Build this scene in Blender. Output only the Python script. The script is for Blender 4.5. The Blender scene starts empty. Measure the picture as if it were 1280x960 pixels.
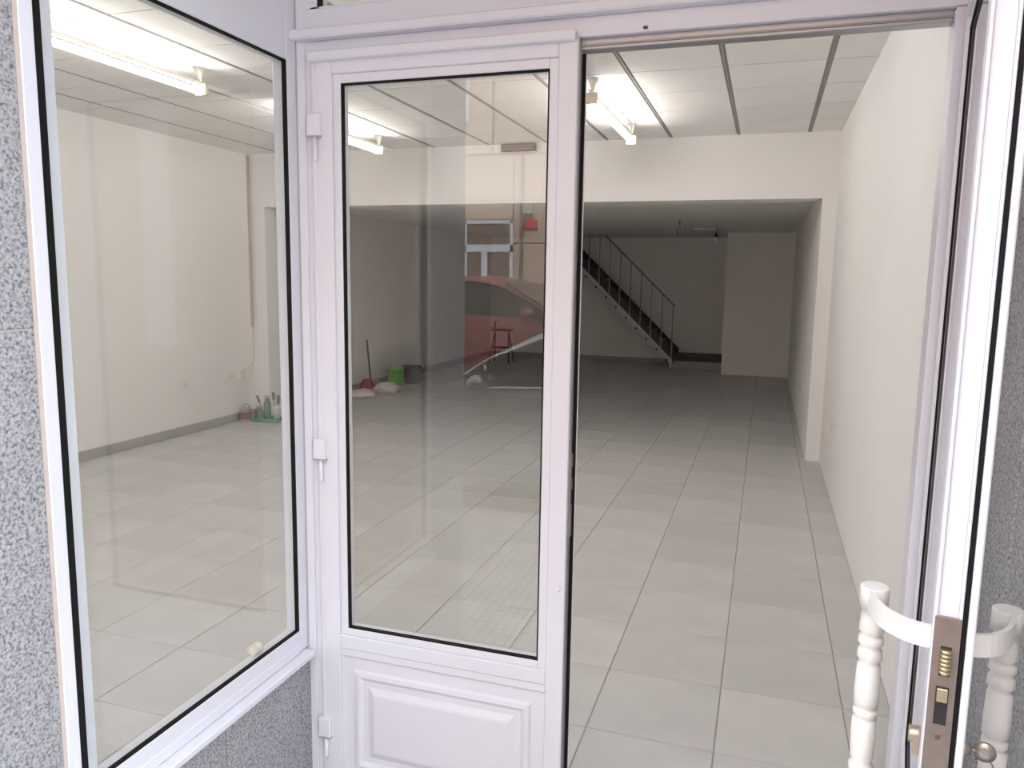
import bpy, bmesh, math, random
from mathutils import Vector, Matrix
random.seed(7)
S = bpy.context.scene
COL = S.collection

# ---------------------------------------------------------------- camera
CAM_H = 1.61
F_PX = 963.4
RIGHT = Vector((0.95002987, 0.31179086, 0.01515635))
DOWN = Vector((0.05662701, -0.12438861, -0.9906164))
FWD = Vector((-0.30697986, 0.94197343, -0.13582868))
cam = bpy.data.cameras.new('camera')
cam.sensor_fit = 'HORIZONTAL'; cam.sensor_width = 36.0
cam.lens = F_PX / 1280 * 36.0
cam.clip_start = 0.02
cam_o = bpy.data.objects.new('camera', cam); COL.objects.link(cam_o)
m = Matrix.Identity(4)
for i in range(3):
    m[i][0] = RIGHT[i]; m[i][1] = -DOWN[i]; m[i][2] = -FWD[i]
m[2][3] = CAM_H
cam_o.matrix_world = m
S.camera = cam_o

# ---------------------------------------------------------------- world: even overcast daylight
W = bpy.data.worlds.new('overcast_sky'); S.world = W
W.use_nodes = True
bg = W.node_tree.nodes['Background']
bg.inputs[0].default_value = (0.88, 0.93, 1.0, 1)
bg.inputs[1].default_value = 4.8
TUBE_POWER = 36.0
# sun behind our building: lights the far side of the street only
sun = bpy.data.lights.new('sun', 'SUN'); sun.energy = 5.5; sun.angle = math.radians(1.0); sun.color = (1.0, 0.95, 0.88)
sun_o = bpy.data.objects.new('sun', sun); COL.objects.link(sun_o)
sun_o.rotation_euler = Vector((-0.12, -0.64, -0.76)).to_track_quat('-Z', 'Y').to_euler()

# ---------------------------------------------------------------- colour management
S.view_settings.view_transform = 'Standard'
S.view_settings.look = 'None'
S.view_settings.exposure = 0.2
S.view_settings.gamma = 1.0
S.view_settings.use_curve_mapping = False
S.cycles.max_bounces = 14
S.cycles.diffuse_bounces = 7
S.cycles.glossy_bounces = 5
S.cycles.transparent_max_bounces = 24
S.cycles.use_denoising = True
S.cycles.sample_clamp_indirect = 6.0

# ================================================================ materials
MATS = {}
def new_mat(name):
    mt = bpy.data.materials.new(name); mt.use_nodes = True
    MATS[name] = mt
    nt = mt.node_tree
    return mt, nt, nt.nodes['Principled BSDF']

def plain(name, col, rough=0.5, metal=0.0, spec=0.5, noise=0.0, nscale=8.0, bump=0.0, bscale=60.0, objrand=0.0, coat=0.0):
    mt, nt, b = new_mat(name)
    b.inputs['Base Color'].default_value = (*col, 1)
    b.inputs['Roughness'].default_value = rough
    b.inputs['Metallic'].default_value = metal
    b.inputs['Specular IOR Level'].default_value = spec
    if coat: b.inputs['Coat Weight'].default_value = coat
    tc = nt.nodes.new('ShaderNodeTexCoord')
    last = None
    if noise:
        n = nt.nodes.new('ShaderNodeTexNoise'); n.inputs['Scale'].default_value = nscale
        n.inputs['Detail'].default_value = 5
        nt.links.new(tc.outputs['Object'], n.inputs['Vector'])
        r = nt.nodes.new('ShaderNodeMapRange')
        r.inputs['From Min'].default_value = 0.3; r.inputs['From Max'].default_value = 0.7
        r.inputs['To Min'].default_value = 1 - noise; r.inputs['To Max'].default_value = 1 + noise
        nt.links.new(n.outputs['Fac'], r.inputs['Value'])
        last = r.outputs['Result']
    if objrand:
        oi = nt.nodes.new('ShaderNodeObjectInfo')
        r2 = nt.nodes.new('ShaderNodeMapRange')
        r2.inputs['To Min'].default_value = 1 - objrand; r2.inputs['To Max'].default_value = 1 + objrand
        nt.links.new(oi.outputs['Random'], r2.inputs['Value'])
        if last is not None:
            mm = nt.nodes.new('ShaderNodeMath'); mm.operation = 'MULTIPLY'
            nt.links.new(last, mm.inputs[0]); nt.links.new(r2.outputs['Result'], mm.inputs[1])
            last = mm.outputs[0]
        else:
            last = r2.outputs['Result']
    if last is not None:
        vm = nt.nodes.new('ShaderNodeVectorMath'); vm.operation = 'SCALE'
        vm.inputs[0].default_value = col
        nt.links.new(last, vm.inputs['Scale'])
        nt.links.new(vm.outputs[0], b.inputs['Base Color'])
    if bump:
        n = nt.nodes.new('ShaderNodeTexNoise'); n.inputs['Scale'].default_value = bscale
        n.inputs['Detail'].default_value = 4
        nt.links.new(tc.outputs['Object'], n.inputs['Vector'])
        bp = nt.nodes.new('ShaderNodeBump'); bp.inputs['Strength'].default_value = bump
        bp.inputs['Distance'].default_value = 0.01
        nt.links.new(n.outputs['Fac'], bp.inputs['Height'])
        nt.links.new(bp.outputs[0], b.inputs['Normal'])
    return mt

plain('plaster', (0.86, 0.85, 0.835), 0.75, spec=0.25, noise=0.015, nscale=1.5, bump=0.05, bscale=40)
plain('ceiling_panel', (0.86, 0.85, 0.83), 0.8, spec=0.2, noise=0.02, nscale=3, objrand=0.02)
plain('ceiling_tee', (0.34, 0.33, 0.32), 0.6)
plain('ceiling_void', (0.22, 0.21, 0.2), 0.9)
plain('porcelain_tile', (0.56, 0.56, 0.555), 0.40, spec=0.4, noise=0.085, nscale=2.6, bump=0.02, bscale=30, objrand=0.05)
plain('grout', (0.31, 0.305, 0.295), 0.9)
plain('baseboard_tile', (0.40, 0.395, 0.37), 0.4, noise=0.04, objrand=0.03)
plain('white_lacquer', (0.74, 0.75, 0.825), 0.32, noise=0.012, nscale=4)
plain('white_lacquer_seam', (0.45, 0.42, 0.44), 0.6)
plain('black_rubber', (0.008, 0.0075, 0.008), 0.7, spec=0.2)
plain('anodised_grey', (0.42, 0.42, 0.44), 0.35, metal=0.7)
plain('lock_steel', (0.26, 0.215, 0.19), 0.5, metal=0.5, noise=0.08, nscale=40)
plain('nickel', (0.50, 0.45, 0.41), 0.34, metal=0.9, noise=0.05, nscale=30)
plain('brass', (0.62, 0.52, 0.33), 0.35, metal=0.9)
plain('bronze', (0.56, 0.44, 0.35), 0.32, metal=0.85)
plain('dark_slot', (0.02, 0.02, 0.022), 0.4)
plain('mortar_pink', (0.60, 0.52, 0.48), 0.9, noise=0.05, nscale=20)
plain('white_plastic', (0.82, 0.81, 0.78), 0.35)
plain('cream_plastic', (0.80, 0.74, 0.60), 0.4)
plain('lamp_body', (0.80, 0.74, 0.55), 0.45)
plain('lamp_white', (0.82, 0.80, 0.74), 0.45)
plain('stair_grey', (0.46, 0.46, 0.47), 0.45, metal=0.2)
plain('stair_dark', (0.035, 0.036, 0.042), 0.5)
plain('handrail_grey', (0.30, 0.295, 0.29), 0.45, metal=0.3)
plain('brown_conduit', (0.52, 0.42, 0.34), 0.6)
plain('cable_cream', (0.68, 0.64, 0.54), 0.6)
plain('emergency_grey', (0.17, 0.145, 0.155), 0.4)
plain('cable_dark', (0.10, 0.09, 0.09), 0.6)
plain('green_plastic', (0.16, 0.50, 0.09), 0.4)
plain('dark_blue_plastic', (0.05, 0.06, 0.09), 0.4)
plain('jar_green', (0.12, 0.20, 0.14), 0.15, spec=0.6)
plain('tray_green', (0.07, 0.32, 0.15), 0.4)
plain('tin_metal', (0.55, 0.55, 0.54), 0.3, metal=0.7)
plain('tin_label', (0.22, 0.08, 0.07), 0.5)
plain('bristle', (0.14, 0.13, 0.12), 0.9)
plain('wood_handle', (0.30, 0.24, 0.20), 0.5)
plain('red_cloth', (0.33, 0.035, 0.04), 0.9, noise=0.1)
plain('bag_white', (0.72, 0.70, 0.66), 0.4, noise=0.05, bump=0.3, bscale=14)
plain('black_metal', (0.03, 0.03, 0.032), 0.4)
plain('dark_red', (0.16, 0.03, 0.04), 0.5)
plain('paver_groove', (0.07, 0.068, 0.065), 0.9)  # dark dirt colour, also standing in for the weak shade between pads
plain('paver', (0.66, 0.65, 0.63), 0.85, noise=0.08, nscale=12, objrand=0.05)
plain('porch_stone', (0.45, 0.445, 0.43), 0.7, noise=0.05, nscale=6)
plain('pavement', (0.42, 0.415, 0.40), 0.9, noise=0.08, nscale=5)
plain('kerb', (0.50, 0.49, 0.47), 0.85, noise=0.06, nscale=6)
plain('asphalt', (0.10, 0.10, 0.10), 0.9, noise=0.12, nscale=20, bump=0.2, bscale=200)
plain('car_silver', (0.42, 0.42, 0.42), 0.3, metal=0.6, coat=0.6)
plain('car_red', (0.36, 0.05, 0.05), 0.35, coat=0.6)
plain('car_glass', (0.02, 0.024, 0.024), 0.05, spec=0.8)
plain('chrome', (0.75, 0.75, 0.75), 0.12, metal=1.0)
plain('tyre', (0.02, 0.02, 0.02), 0.8)
plain('rim', (0.45, 0.45, 0.46), 0.35, metal=0.8)
plain('car_trim', (0.025, 0.025, 0.027), 0.6)
plain('lamp_glass', (0.75, 0.74, 0.72), 0.1)
plain('tail_red', (0.45, 0.02, 0.02), 0.15)
plain('sandstone', (0.58, 0.43, 0.34), 0.8, noise=0.08, nscale=3, objrand=0.06)
plain('sandstone_joint', (0.20, 0.14, 0.11), 0.9)
plain('dark_window', (0.03, 0.035, 0.04), 0.1)
plain('curtain', (0.62, 0.57, 0.48), 0.9)
plain('sign_red', (0.70, 0.03, 0.05), 0.4)
plain('shutter_grey', (0.45, 0.43, 0.40), 0.6)

# granite: light grey crystals with dark and mid grey grains
mt, nt, b = new_mat('granite')
tc = nt.nodes.new('ShaderNodeTexCoord')
v1 = nt.nodes.new('ShaderNodeTexVoronoi'); v1.inputs['Scale'].default_value = 230; v1.inputs['Randomness'].default_value = 1
v2 = nt.nodes.new('ShaderNodeTexNoise'); v2.inputs['Scale'].default_value = 150; v2.inputs['Detail'].default_value = 3; v2.inputs['Roughness'].default_value = 0.6
v3 = nt.nodes.new('ShaderNodeTexNoise'); v3.inputs['Scale'].default_value = 9; v3.inputs['Detail'].default_value = 3
for v in (v1, v2, v3): nt.links.new(tc.outputs['Object'], v.inputs['Vector'])
sep = nt.nodes.new('ShaderNodeSeparateColor'); nt.links.new(v1.outputs['Color'], sep.inputs[0])
r1 = nt.nodes.new('ShaderNodeValToRGB')
e = r1.color_ramp.elements
e[0].position = 0.0; e[0].color = (0.085, 0.085, 0.10, 1)
e[1].position = 1.0; e[1].color = (0.50, 0.495, 0.51, 1)
for pos, c in ((0.2, (0.15, 0.15, 0.17)), (0.42, (0.29, 0.29, 0.31)), (0.6, (0.40, 0.40, 0.42))):
    q = e.new(pos); q.color = (*c, 1)
mx = nt.nodes.new('ShaderNodeMix'); mx.data_type = 'FLOAT'; mx.inputs[0].default_value = 0.62
nt.links.new(sep.outputs[0], mx.inputs[2]); 
r0 = nt.nodes.new('ShaderNodeMapRange'); r0.inputs['From Min'].default_value = 0.33; r0.inputs['From Max'].default_value = 0.66
nt.links.new(v2.outputs['Fac'], r0.inputs['Value']); nt.links.new(r0.outputs[0], mx.inputs[3])
nt.links.new(mx.outputs[0], r1.inputs[0])
r3 = nt.nodes.new('ShaderNodeMapRange'); r3.inputs['To Min'].default_value = 0.9; r3.inputs['To Max'].default_value = 1.1
nt.links.new(v3.outputs['Fac'], r3.inputs['Value'])
vm = nt.nodes.new('ShaderNodeVectorMath'); vm.operation = 'SCALE'
nt.links.new(r1.outputs[0], vm.inputs[0]); nt.links.new(r3.outputs[0], vm.inputs['Scale'])
nt.links.new(vm.outputs[0], b.inputs['Base Color'])
b.inputs['Roughness'].default_value = 0.55

def glass_mat(name, tint):
    mt = bpy.data.materials.new(name); mt.use_nodes = True; MATS[name] = mt
    nt = mt.node_tree; nt.nodes.clear()
    out = nt.nodes.new('ShaderNodeOutputMaterial')
    g = nt.nodes.new('ShaderNodeNewGeometry')
    d = nt.nodes.new('ShaderNodeVectorMath'); d.operation = 'DOT_PRODUCT'
    nt.links.new(g.outputs['Normal'], d.inputs[0]); nt.links.new(g.outputs['Incoming'], d.inputs[1])
    def M(op, a, bb=None):
        n = nt.nodes.new('ShaderNodeMath'); n.operation = op
        for k, v in enumerate((a, bb)):
            if v is None: continue
            if isinstance(v, (int, float)): n.inputs[k].default_value = v
            else: nt.links.new(v, n.inputs[k])
        return n.outputs[0]
    c = M('ABSOLUTE', d.outputs['Value'])
    s = M('POWER', M('SUBTRACT', 1.0, c), 5.0)
    fr = M('ADD', M('MULTIPLY', s, 0.957), 0.043)          # Fresnel reflectance of glass
    tr = nt.nodes.new('ShaderNodeBsdfTransparent'); tr.inputs[0].default_value = (*tint, 1)
    gl = nt.nodes.new('ShaderNodeBsdfGlossy'); gl.inputs['Roughness'].default_value = 0.0
    gl.inputs['Color'].default_value = (1, 1, 1, 1)
    mix = nt.nodes.new('ShaderNodeMixShader')
    nt.links.new(fr, mix.inputs[0]); nt.links.new(tr.outputs[0], mix.inputs[1]); nt.links.new(gl.outputs[0], mix.inputs[2])
    nt.links.new(mix.outputs[0], out.inputs[0])
glass_mat('clear_glass', (0.975, 0.982, 0.972))

mt, nt, b = new_mat('tube_glow')
b.inputs['Base Color'].default_value = (1, 1, 1, 1)
b.inputs['Emission Color'].default_value = (1.0, 0.93, 0.89, 1)
b.inputs['Emission Strength'].default_value = TUBE_POWER

# ================================================================ mesh helpers
def bx(bm, x0, x1, y0, y1, z0, z1, bev=0.0):
    t = bmesh.new()
    r = bmesh.ops.create_cube(t, size=1.0)
    for v in r['verts']:
        v.co = Vector(((x0 + x1) / 2 + v.co.x * (x1 - x0), (y0 + y1) / 2 + v.co.y * (y1 - y0), (z0 + z1) / 2 + v.co.z * (z1 - z0)))
    if bev:
        bmesh.ops.bevel(t, geom=t.edges[:], offset=bev, segments=1, affect='EDGES', clamp_overlap=True)
    bmesh.ops.recalc_face_normals(t, faces=t.faces[:])
    merge(bm, t)

def merge(bm, t):
    me = bpy.data.meshes.new('tmp'); t.to_mesh(me); t.free(); bm.from_mesh(me); bpy.data.meshes.remove(me)

def lathe(bm, prof, c=(0, 0, 0), seg=20, axis='Z'):
    """prof: list of (r, h)"""
    rings = []
    for r, h in prof:
        ring = []
        for k in range(seg):
            a = 2 * math.pi * k / seg
            p = (r * math.cos(a), r * math.sin(a), h)
            if axis == 'X': p = (p[2], p[0], p[1])
            elif axis == 'Y': p = (p[0], p[2], -p[1])
            ring.append(bm.verts.new((c[0] + p[0], c[1] + p[1], c[2] + p[2])))
        rings.append(ring)
    for a, bb in zip(rings, rings[1:]):
        for k in range(seg):
            f = bm.faces.new((a[k], a[(k + 1) % seg], bb[(k + 1) % seg], bb[k])); f.smooth = True
    bm.faces.new(rings[0][::-1]); bm.faces.new(rings[-1])

def tube(bm, pts, r, seg=8):
    pts = [Vector(p) for p in pts]
    rings = []
    for i, p in enumerate(pts):
        d = (pts[min(i + 1, len(pts) - 1)] - pts[max(i - 1, 0)]).normalized()
        up = Vector((0, 0, 1)) if abs(d.z) < 0.9 else Vector((1, 0, 0))
        a = d.cross(up).normalized(); bb = d.cross(a).normalized()
        rr = r[i] if isinstance(r, (list, tuple)) else r
        rings.append([bm.verts.new(p + (a * math.cos(2 * math.pi * k / seg) + bb * math.sin(2 * math.pi * k / seg)) * rr) for k in range(seg)])
    for a, bb in zip(rings, rings[1:]):
        for k in range(seg):
            f = bm.faces.new((a[k], a[(k + 1) % seg], bb[(k + 1) % seg], bb[k])); f.smooth = True
    bm.faces.new(rings[0][::-1]); bm.faces.new(rings[-1])

def prism(bm, poly, axis, a0, a1):
    """poly of 2-D points extruded along axis from a0 to a1"""
    def P(u, v, w):
        return {'X': (w, u, v), 'Y': (u, w, v), 'Z': (u, v, w)}[axis]
    A = [bm.verts.new(P(u, v, a0)) for u, v in poly]
    B = [bm.verts.new(P(u, v, a1)) for u, v in poly]
    n = len(poly)
    fs = [bm.faces.new(A), bm.faces.new(B[::-1])]
    for k in range(n):
        fs.append(bm.faces.new((A[k], B[k], B[(k + 1) % n], A[(k + 1) % n])))
    bmesh.ops.recalc_face_normals(bm, faces=fs)

def obj(name, bm, mat, parent=None):
    me = bpy.data.meshes.new(name)
    if isinstance(bm, bmesh.types.BMesh):
        bmesh.ops.recalc_face_normals(bm, faces=bm.faces[:])
        bm.to_mesh(me); bm.free()
    else:
        me = bm
    if mat and not me.materials: me.materials.append(MATS[mat])
    o = bpy.data.objects.new(name, me); COL.objects.link(o)
    if parent: o.parent = parent
    return o

def B(*boxes, bev=0.0):
    bm = bmesh.new()
    for q in boxes: bx(bm, *q, bev=bev)
    return bm

def box(name, q, mat, parent=None, bev=0.0):
    return obj(name, B(q, bev=bev), mat, parent)

def empty(name, loc=(0, 0, 0), rz=0.0):
    o = bpy.data.objects.new(name, None); COL.objects.link(o)
    o.location = loc; o.rotation_euler = (0, 0, rz); o.empty_display_size = 0.1
    return o

def tag(o, label, cat=None, group=None, kind=None):
    o['label'] = label
    if cat: o['category'] = cat
    if group: o['group'] = group
    if kind: o['kind'] = kind
    return o
def struct(o, label, cat): return tag(o, label, cat, kind='structure')

# ================================================================ the room shell
XL, XR = -5.50, 0.54            # front room side walls
YD = 1.90                       # outer face of the doors
YB = 7.39                       # face of the beam
YE = 15.35                      # rear wall
ZC, ZB, ZR = 2.91, 2.345, 2.44  # front ceiling, beam underside, rear ceiling
XW = -1.255                     # porch side window plane
YF = 0.70                       # street facade plane

o = box('wall_right', (XR, XR + 0.2, 1.965, YB, -0.05, 3.1), 'plaster'); struct(o, 'plain white plaster wall running from the entrance to the beam', 'wall')
o = box('wall_left', (XL - 0.2, XL, YF + 0.02, YE + 0.2, -0.05, 3.1), 'plaster'); struct(o, 'long white plaster wall with grey skirting and sockets', 'wall')
o = box('wall_rear_right', (0.42, XR + 0.2, YB, YE + 0.2, -0.05, 3.1), 'plaster'); struct(o, 'white wall of the dim rear room ending in a pier at the beam', 'wall')
o = box('wall_back', (XL - 0.2, XR + 0.2, YE, YE + 0.2, -0.05, 3.1), 'plaster'); struct(o, 'dim end wall behind the staircase', 'wall')
o = box('wall_pier', (XL, -5.31, YB, YB + 0.28, 0.0, ZB), 'plaster'); struct(o, 'short white pier carrying the beam at the left wall', 'wall')
o = box('wall_closet', (-0.68, 0.42, 13.88, YE, 0.0, ZR), 'plaster'); struct(o, 'boxed-out white wall block beside the stair foot', 'wall')
o = box('wall_beam', (XL, 0.42, YB, YB + 0.28, ZB, 3.1), 'plaster'); struct(o, 'deep white beam between the front shop and the lower rear room', 'beam')
o = box('ceiling_rear', (XL, 0.42, YB + 0.28, YE, ZR, ZR + 0.3), 'plaster'); struct(o, 'low smooth ceiling of the dim rear room', 'ceiling')

# --- floor of individual porcelain tiles
fl = empty('floor', (0, 0, 0)); struct(fl, 'light grey square porcelain tile floor of the empty shop', 'floor')
obj('grout_bed', B((XL - 0.1, XR + 0.1, 1.1, YE + 0.1, -0.06, -0.004)), 'grout', fl)
T = 0.45; J = 0.004
X0, Y0 = -0.084, 3.016
def tile_mesh(w, d, h=0.02, c=0.0025):
    bm = bmesh.new()
    lo = [(0, 0), (w, 0), (w, d), (0, d)]
    hi = [(c, c), (w - c, c), (w - c, d - c), (c, d - c)]
    A = [bm.verts.new((x, y, -h)) for x, y in lo]; Bv = [bm.verts.new((x, y, -c)) for x, y in lo]; C = [bm.verts.new((x, y, 0)) for x, y in hi]
    for k in range(4):
        n = (k + 1) % 4
        bm.faces.new((A[k], A[n], Bv[n], Bv[k])); bm.faces.new((Bv[k], Bv[n], C[n], C[k]))
    bm.faces.new(C)
    me = bpy.data.meshes.new('tile'); bm.to_mesh(me); bm.free()
    me.materials.append(MATS['porcelain_tile']); return me
spots = []
for i in range(-14, 3):
    for j in range(-6, 29):
        x0, x1 = max(XL, X0 + i * T), min(XR, X0 + (i + 1) * T)
        y0, y1 = max(1.15, Y0 + j * T), min(YE, Y0 + (j + 1) * T)
        if x1 - x0 < 0.02 or y1 - y0 < 0.02: continue
        if y0 < 1.9 and x0 > XW - 0.1: continue
        if y0 < 1.95 and x1 > XW: x1 = min(x1, XW - 0.06)
        if x1 - x0 < 0.02: continue
        cx, cy = (x0 + x1) / 2, (y0 + y1) / 2
        seen = cx > -0.72 * cy * 1.35 - 0.3
        spots.append((math.hypot(cx, cy) + (0 if seen else 30), x0, x1, y0, y1))
spots.sort()
cache = {}
rest = bmesh.new()
for n, (d, x0, x1, y0, y1) in enumerate(spots):
    w, dd = round(x1 - x0 - J, 4), round(y1 - y0 - J, 4)
    if (w, dd) not in cache: cache[(w, dd)] = tile_mesh(w, dd)
    me = cache[(w, dd)]
    loc = (x0 + J / 2, y0 + J / 2, 0)
    if n < 295:
        t = bpy.data.objects.new('tile', me); COL.objects.link(t); t.parent = fl
        t.location = loc
    else:
        tb = bmesh.new(); tb.from_mesh(me); bmesh.ops.translate(tb, verts=tb.verts[:], vec=loc); merge(rest, tb)
t = obj('tile', rest, 'porcelain_tile', fl); t['kind'] = 'stuff'

# --- suspended ceiling
ce = empty('ceiling', (0, 0, ZC)); struct(ce, 'suspended ceiling of white panels with grey metal runners', 'ceiling')
box('backing', (XL - 0.2, XR + 0.2, 1.0 , YB + 0.1, 0.03, 0.15), 'ceiling_void', ce)
PS = 0.5925
cx0, cy0 = 0.278, 5.07
pc = {}
for i in range(-11, 3):
    for j in range(-8, 6):
        x0, x1 = max(XL, cx0 + i * PS + 0.017), min(XR, cx0 + (i + 1) * PS - 0.017)
        y0, y1 = max(1.1, cy0 + j * PS + 0.006), min(YB, cy0 + (j + 1) * PS - 0.006)
        if x1 - x0 < 0.02 or y1 - y0 < 0.02: continue
        if y0 < 1.95 and x1 > XW - 0.05:
            if y1 < 2.0 or x0 > XW - 0.05: y0 = max(y0, 1.96)
            if y1 - y0 < 0.03: continue
        k = (round(x1 - x0, 4), round(y1 - y0, 4))
        if k not in pc:
            me = bpy.data.meshes.new('panel'); bb = B((0, k[0], 0, k[1], 0, 0.005), bev=0.001); bb.to_mesh(me); bb.free()
            me.materials.append(MATS['ceiling_panel']); pc[k] = me
        p = bpy.data.objects.new('panel', pc[k]); COL.objects.link(p); p.parent = ce
        p.location = (x0, y0, 0.0)
for i in range(-10, 2):
    x = cx0 + i * PS
    if XL < x < XR:
        ys = 1.96 if x > XW - 0.05 else 1.1
        obj('runner', B((x - 0.0165, x + 0.0165, ys, YB, 0.006, 0.02), (x - 0.005, x + 0.005, ys, YB, -0.001, 0.006)), 'ceiling_tee', ce)

# --- skirting tiles along the left wall and the back
bl = empty('baseboard_left', (XL, 0, 0)); struct(bl, 'grey tile skirting along the long left wall', 'skirting')
for j in range(-4, 10):
    y0, y1 = max(1.1, Y0 + j * T), min(YB - 0.002, Y0 + (j + 1) * T - 0.003)
    if y1 - y0 > 0.03: box('skirting_tile', (0.0, 0.011, y0, y1, 0.0, 0.085), 'baseboard_tile', bl, bev=0.002)
for j in range(10, 28):
    y0, y1 = max(YB + 0.285, Y0 + j * T), min(YE, Y0 + (j + 1) * T - 0.003)
    if y1 - y0 > 0.03: box('skirting_tile', (0.0, 0.011, y0, y1, 0.0, 0.085), 'baseboard_tile', bl, bev=0.002)
bb_ = empty('baseboard_back', (0, YE, 0)); struct(bb_, 'grey tile skirting along the end wall', 'skirting')
for i in range(-12, -1):
    x0 = X0 + i * T; x1 = min(x0 + T - 0.003, -0.685)
    x0 = max(x0, XL + 0.012)
    box('skirting_tile', (x0, x1, -0.011, 0.0, 0.0, 0.085), 'baseboard_tile', bb_, bev=0.002)

# ================================================================ shop front: facade, porch walls
def slabs(parent, mat, rects, thick_axis):
    for r in rects: box('granite_slab', r, mat, parent, bev=0.0025)

# granite return between the street corner and the side window
w = empty('wall_front_left', (-1.25, YF, 0)); struct(w, 'speckled grey granite corner of the facade beside the porch window', 'wall')
obj('core', B((-0.75, -0.003, 0.003, 0.35, -0.1, 3.0), (-0.75, -0.055, 0.35, 0.40, -0.1, 3.0)), 'mortar_pink', w)
for z0, z1 in ((-0.05, 0.58), (0.583, 1.504), (1.508, 2.25), (2.253, 3.0)):
    for y0, y1 in ((0.0, 0.202), (0.205, 0.352)):
        box('granite_slab', (-0.03, 0.0, y0, y1, z0, z1), 'granite', w, bev=0.0015)
    box('granite_slab', (-0.75, -0.032, 0.0, 0.03, z0, z1), 'granite', w, bev=0.0015)
o = obj('wall_front', B((-16, -5.05, YF, 1.10, -0.1, 3.0), (-5.05, -2.0, YF, 1.10, -0.1, 0.50), (-5.05, -2.0, YF, 1.10, 2.45, 3.0)), 'plaster'); struct(o, 'facade wall left of the granite corner', 'wall')
wn3 = empty('window_3_added', (0, YF + 0.15, 0)); struct(wn3, 'added unseen display window on the street face, for daylight indoors', 'window')  # added out of view to let more daylight into the room
obj('frame', B((-5.05, -4.99, 0, .06, .5, 2.45), (-2.06, -2.0, 0, .06, .5, 2.45), (-3.55, -3.49, 0, .06, .5, 2.45), (-5.05, -2.0, 0, .06, .5, .56), (-5.05, -2.0, 0, .06, 2.39, 2.45), bev=.002), 'white_lacquer', wn3)
for xa, xb in ((-4.99, -3.55), (-3.49, -2.06)): obj('pane', B((xa, xb, .027, .033, .56, 2.39)), 'clear_glass', wn3)
# low granite wall under the side window
w = empty('wall_porch_left', (XW, 1.057, 0)); struct(w, 'low speckled granite wall under the porch side window', 'wall')
box('core', (-0.16, -0.022, 0.0, 0.90, -0.1, 0.478), 'mortar_pink', w)
for y0, y1 in ((0.0, 0.46), (0.463, 0.795), (0.798, 0.90)):
    box('granite_slab', (-0.024, 0.006, y0, y1, -0.05, 0.477), 'granite', w, bev=0.0015)
# right porch wall
w = empty('wall_porch_right', (0.455, 1.0, 0)); struct(w, 'full-height speckled granite wall behind the open door', 'wall')
box('core', (0.003, 0.30, -0.27, 0.96, -0.1, 3.0), 'mortar_pink', w)
for y0, y1 in ((-0.30, -0.01), (-0.007, 0.29), (0.293, 0.585), (0.591, 0.96)):
    for z0, z1 in ((-0.05, 0.45), (0.453, 2.02), (2.023, 3.0)):
        box('granite_slab', (0.0, 0.03, y0, y1, z0, z1), 'granite', w, bev=0.002)
o = box('wall_facade_right', (0.485, 10, YF, YF + 0.3, -0.1, 3.0), 'granite'); struct(o, 'granite street facade beyond the porch', 'wall')
o = box('ceiling_porch', (XW - 0.05, 0.455, YF + 0.02, 1.99, 2.62, 3.0), 'plaster'); struct(o, 'white soffit over the entrance porch', 'ceiling')
o = box('wall_upper_front', (-16, 10, YF, YF + 0.4, 3.0, 8.5), 'plaster'); struct(o, 'facade wall above the shop front', 'wall')
o = box('wall_above_door', (XW - 0.06, XR + 0.2, 1.93, 2.05, 2.62, 3.1), 'plaster'); struct(o, 'wall strip above the entrance transom', 'wall')

# ================================================================ porch side window
wn = empty('window_1', (0, 0, 0)); struct(wn, 'large side window of the porch in white aluminium with black gasket', 'window')
L = 'white_lacquer'
ZG0, ZG1 = 0.571, 2.176
YG0, YG1 = 1.118, 1.857
# near post on the street corner: cover strip, rebate, inner leg
obj('post', B((-1.30, -1.248, 1.060, 1.092, 0.50, 2.63), (-1.30, -1.271, 1.09, 1.115, 0.50, 2.63), bev=0.003), L, wn)
obj('mortar_line', B((-1.262, -1.249, 1.0522, 1.0605, 0.0, 2.63)), 'mortar_pink', wn)
g = obj('gasket', B((-1.266, -1.2535, 1.092, 1.110, 0.56, 2.19)), 'black_rubber', wn)
obj('inner_frame', B((-1.30, -1.272, 1.115, 1.150, 0.50, 2.25), (-1.30, -1.272, 1.879, 1.93, 0.50, 2.25), (-1.30, -1.272, 1.150, 1.879, 0.50, 0.566), (-1.30, -1.272, 1.150, 1.879, 2.21, 2.26), bev=0.002), L, wn)
obj('post', B((-1.30, XW, 1.861, 1.905, 0.50, 2.63), bev=0.002), L, wn)
obj('rail', B((-1.30, XW, 1.098, 1.861, 0.499, 0.567), (-1.30, XW + 0.003, 1.098, 1.861, 0.499, 0.528), bev=0.002), L, wn)
obj('fascia_panel', B((-1.30, XW, 1.098, 1.861, 2.180, 2.63), bev=0.002), L, wn)
obj('gasket', B((-1.268, XW - 0.001, 1.10, 1.861, ZG0 - 0.004, ZG0)), 'black_rubber', wn)
obj('gasket', B((-1.268, XW - 0.001, 1.10, 1.861, ZG1, ZG1 + 0.004)), 'black_rubber', wn)
obj('gasket', B((-1.268, XW - 0.001, 1.8565, 1.861, ZG0, ZG1)), 'black_rubber', wn)
obj('pane', B((-1.2685, -1.2625, 1.10, 1.861, ZG0 - 0.003, ZG1 + 0.003)), 'clear_glass', wn)
obj('sill', B((-1.30, -1.222, 1.06, 1.893, 0.479, 0.498), bev=0.003), L, wn)

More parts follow.
